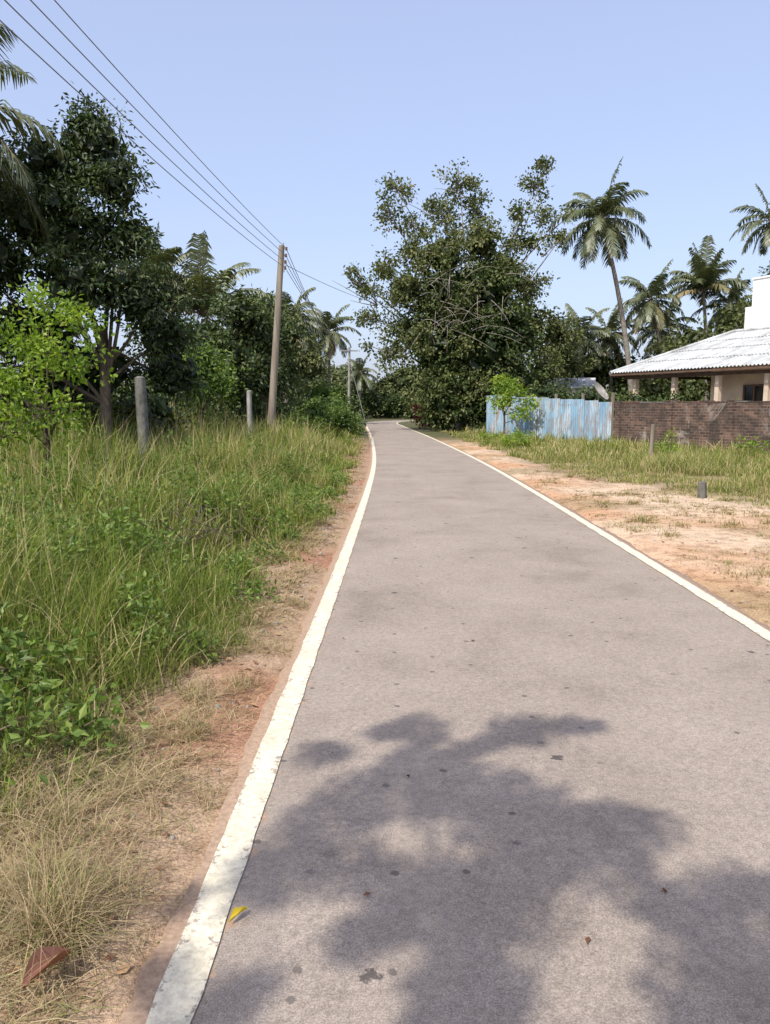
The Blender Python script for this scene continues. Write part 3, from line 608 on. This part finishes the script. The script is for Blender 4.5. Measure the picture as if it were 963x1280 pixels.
# ------------------------------------------------------------------ house
U=np.array([.463,-.886]); ah=math.atan2(U[1],U[0])
house=bpy.data.objects.new('white_bungalow',None); sc.collection.objects.link(house); house.location=(11.3,42,0); house.rotation_euler=(0,0,ah)
def child(nm,b,mats):
    ob=b.make(nm,mats); ob.parent=house; return ob
LH_=19.; ze=3.42; zr=5.75; nr=7.4
def roofplane(b,side):
    n0,n1=(0,nr) if side==0 else (2*nr,nr)
    uu=np.arange(0,LH_,.03); rows=4
    V=[];F=[]; m=len(uu); base=0
    for r in range(rows):
        ring=[]
        for e in(0,1):
            t=(r+e)/rows
            us=np.where(uu<1.6*t,1.6*t,uu); us=np.where(us>LH_-1.6*t,LH_-1.6*t,us)
            # each course of sheets overlaps the one below it
            ring.append(np.c_[us,n0+(n1-n0)*t+0*us,ze+(zr-ze)*t+.035*np.sin(us*2*np.pi/.2)+(.035 if e==0 else 0)])
        V+=ring; j=np.arange(m-1); F.append(np.c_[base+j,base+j+1,base+m+j+1,base+m+j]); base+=2*m
    b.add(np.concatenate(V),np.concatenate(F),0,None,True)
b=B(); roofplane(b,0); roofplane(b,1)
for u0,u1 in((0,1.6),(LH_,LH_-1.6)):
    b.add([(u0,0,ze),(u0,2*nr,ze),(u1,nr,zr),(u1,nr,zr)],[[0,1,2,3]],0)
for (a,c) in(((0,0,ze+.04),(1.6,nr,zr+.06)),((1.6,nr,zr+.06),(LH_-1.6,nr,zr+.06)),((0,2*nr,ze+.04),(1.6,nr,zr+.06)),((LH_,0,ze+.04),(LH_-1.6,nr,zr+.06))):
    tube(b,[a,c],[.1,.1],0,6)
child('roof',b,[M_roof])
b=B(); box(b,(LH_/2,.03,ze-.14),(LH_,.05,.09),(1,0),0); box(b,(.06,nr,ze-.2),(.05,2*nr-.1,.14),(1,0),0)
box(b,(LH_/2,.62,ze-.32),(LH_-1,.14,.16),(1,0),0); child('fascia',b,[M_brown])
b=B(); box(b,((4.9+18)/2,7.5,0),(13.1,11,ze+.25),(1,0),0); child('walls',b,[M_cream])
b=B(); box(b,(LH_/2,1.0,0),(LH_-.8,2.0,.35),(1,0),0); child('veranda_floor',b,[M_conc])
b=B()
for u in(1.3,3.9,6.5,9.1,11.7,14.3,16.9):
    box(b,(u,.62,.35),(.22,.22,ze-.68),(1,0),0); box(b,(u,.62,.35),(.32,.32,.5),(1,0),0)
child('veranda_pillars',b,[M_cream])
b=B()
for u,w,h,z in((7.4,1.1,1.3,1.3),(9.9,1.0,2.3,.36),(11.6,1.4,1.3,1.25),(14.5,1.4,1.3,1.25)):
    box(b,(u,1.985,z),(w,.03,h),(1,0),1)
    for s in(-1,0,1): box(b,(u+s*w/2,1.95,z-.05),(.08,.07,h+.1),(1,0),0)
    box(b,(u,1.944,z-.06),(w+.1,.07,.08),(1,0),0); box(b,(u,1.944,z+h),(w+.1,.07,.08),(1,0),0)
child('windows_and_door',b,[M_brown,M_dark])
b=B(); box(b,(6.6,11.6,0),(10.6,5.0,8.75),(1,0),0); box(b,(1.05,10.2,0),(.5,2.,7.3),(1,0),0); box(b,(6.6,11.6,8.752),(10.7,5.1,.1),(1,0),0); child('upper_storey',b,[M_white])
b=B(); box(b,(13.5,62,0),(3.4,3,3.2),(1,-.2),0)
ax=nrm(np.array([1,-.2,0.])); ay=np.array([-ax[1],ax[0],0]); c=np.array([13.5,62,3.2])
for s in(-1,1):
    b.add([c-ax*2+ay*s*1.9-np.array([0,0,.1]),c+ax*2+ay*s*1.9-np.array([0,0,.1]),c+ax*2+np.array([0,0,.75]),c-ax*2+np.array([0,0,.75])],[[0,1,2,3]],1)
for s in(-1,1): b.add([c+ax*s*1.7-ay*1.5,c+ax*s*1.7+ay*1.5,c+ax*s*1.7+np.array([0,0,.7]),c+ax*s*1.7+np.array([0,0,.7])],[[0,1,2,3]],0)
box(b,tuple(c*[1,1,0]-ay*1.52),(.8,.05,2),(1,-.2),2); b.make('shed',[M_white,M_roof,M_brown])
# satellite dish, tipped upward and turned away
b=B(); n=np.array([.62,-.5,.6]); n/=np.linalg.norm(n); c=np.array([8.75,34.3,2.25]); s=nrm(np.cross(n,[0,0,1])); t=np.cross(s,n)
rg=np.linspace(.02,.44,7); a=np.arange(20)/20*2*np.pi; V=[]
for r in rg:
    for q in a: V.append(c+s*r*math.cos(q)+t*r*1.1*math.sin(q)+n*(r*r*.9))
f=[[i*20+j,i*20+(j+1)%20,(i+1)*20+(j+1)%20,(i+1)*20+j] for i in range(6) for j in range(20)]
b.add(V,f,0,None,True); tube(b,[(8.78,34.35,0),(8.78,34.35,2.2)],[.03,.03],1,6); tube(b,[c-t*.4,c+n*.5],[.012,.012],1,4); tube(b,[c+n*.45,c+n*.56],[.04,.04],1,6)
b.make('satellite_dish',[M_conc,M_metal])

# ------------------------------------------------------------------ shade tree behind the viewpoint
el=rad(50); az=rad(30)
Sd=np.array([-math.sin(az)*math.cos(el),-math.cos(az)*math.cos(el),math.sin(el)])
b=B(); H=6.4
cl=[(-.24,3.39,.11),(.22,3.70,.13),(.10,3.64,.10),(.28,3.54,.07),(.72,3.68,.13),(.85,3.66,.12),(1.0,3.72,.08),(1.12,3.74,.05),(.62,3.54,.07),(.48,3.47,.06),(.17,3.38,.08),(.36,3.37,.07),
(-.08,3.05,.14),(.12,3.15,.15),(.33,3.15,.15),(.52,3.08,.15),(.68,2.95,.14),(-.22,2.8,.13),(-.02,2.85,.11),(-.32,2.55,.15),(-.1,2.5,.13),(-.38,2.4,.10),(.45,2.85,.15),(.62,2.75,.15),(.8,2.75,.12),(.2,2.95,.11),
(1.02,2.76,.13),(.92,2.86,.09),(.9,2.62,.09),(.08,2.42,.13),(.28,2.4,.13),(.48,2.5,.14),(.68,2.55,.12),(.3,2.2,.13),(.45,2.3,.12),(.27,2.02,.13),(.22,1.86,.13),(.36,1.9,.1),(.9,2.4,.10),(1.04,2.28,.12),(1.2,2.33,.14),(1.3,2.15,.15),(1.06,2.0,.12),(1.42,2.35,.14),(1.55,2.45,.12),(1.5,2.1,.15),(.85,1.88,.12),(1.2,1.9,.15),(.98,2.12,.12),(1.4,1.95,.14),
(-.6,1.98,.08),(-.5,1.82,.09),(-.62,2.33,.06),(-.35,1.9,.08),(-.02,2.15,.09),(.12,2.28,.11)]
cl=[(gx-.035*gy,gy,r) for gx,gy,r in cl]
nvis=len(cl)
for k in range(150): cl.append((R.uniform(-2.3,3.2),R.uniform(-4.5,1.65),R.uniform(.12,.26)))
tb=np.array([-5.2,-6.0,0.]); fork=np.array([-3.9,-4.8,4.0])
tube(b,bez(tb,(-5.0,-5.6,2.2),fork,9),np.linspace(.28,.17,9),1,10)
hubs=[]
for g in((.2,1.8),(.9,1.6),(-.5,1.2),(-1.2,.6),(1.6,.6),(.3,-.8),(-1.2,-2.2),(1.4,-2.4)):
    p=np.array([g[0],g[1],0])+Sd/Sd[2]*(H-.5); hubs.append(p)
    tube(b,bez(fork,(fork+p)/2+np.array([-.1,-.2,.35]),p,9),np.linspace(.08,.012,9),1,6,False)
for q,(gx,gy,r) in enumerate(cl):
    vis=q<nvis
    h=H+R.uniform(-.35,.6)*(1 if vis else 2.2); p=np.array([gx,gy,0])+Sd/Sd[2]*h; m=int(50+r*r*6800) if vis else int(30+r*r*1900)
    o=R.normal(size=(m,3))*r*.6; o=o*np.minimum(1,(r*1.05/np.maximum(np.linalg.norm(o,axis=1,keepdims=True),1e-6)))
    leaves(b,p+o,R.normal(size=(m,3)),R.uniform(.05,.09,m),R.uniform(.03,.05,m),R.random(m),0)
    hb_=min(hubs,key=lambda z:np.linalg.norm(z-p)); tube(b,bez(hb_,(hb_+p)/2+R.normal(size=3)*.08,p,5),np.linspace(.008,.003,5),1,4,False)
b.make('shade_tree',[M_mango,M_bark])

# ------------------------------------------------------------------ light, world, camera
sun=bpy.data.lights.new('sun','SUN'); sun.energy=5; sun.angle=rad(.5); sun.color=(1,.95,.86)
so=bpy.data.objects.new('sun',sun); sc.collection.objects.link(so); so.rotation_euler=Vector(Sd).to_track_quat('Z','Y').to_euler()
w=bpy.data.worlds.new('World'); sc.world=w; w.use_nodes=True; nt=w.node_tree; nt.nodes.clear()
sk=nt.nodes.new('ShaderNodeTexSky'); sk.sky_type='NISHITA'; sk.sun_disc=False; sk.sun_elevation=el; sk.sun_rotation=rad(210); sk.air_density=1.; sk.dust_density=3.0; sk.ozone_density=1.
# high thin haze: a pale veil added over the clear sky
ad=nt.nodes.new('ShaderNodeMix'); ad.data_type='RGBA'; ad.blend_type='ADD'; ad.inputs[0].default_value=1; ad.inputs[7].default_value=(2.7,3.0,4.3,1)
nt.links.new(sk.outputs[0],ad.inputs[6])
bg=nt.nodes.new('ShaderNodeBackground'); bg.inputs[1].default_value=.12; o=nt.nodes.new('ShaderNodeOutputWorld')
nt.links.new(ad.outputs[2],bg.inputs[0]); nt.links.new(bg.outputs[0],o.inputs[0])
cam=bpy.data.cameras.new('camera'); co=bpy.data.objects.new('camera',cam); sc.collection.objects.link(co); sc.camera=co
co.location=(0,0,1.6); co.rotation_euler=(rad(90-7.7),0,rad(1.0)); cam.sensor_width=36; cam.sensor_height=36; cam.sensor_fit='VERTICAL'; cam.lens=27.06; cam.clip_end=6000; cam.clip_start=.05
sc.view_settings.view_transform='Standard'; sc.view_settings.look='None'; sc.view_settings.exposure=0
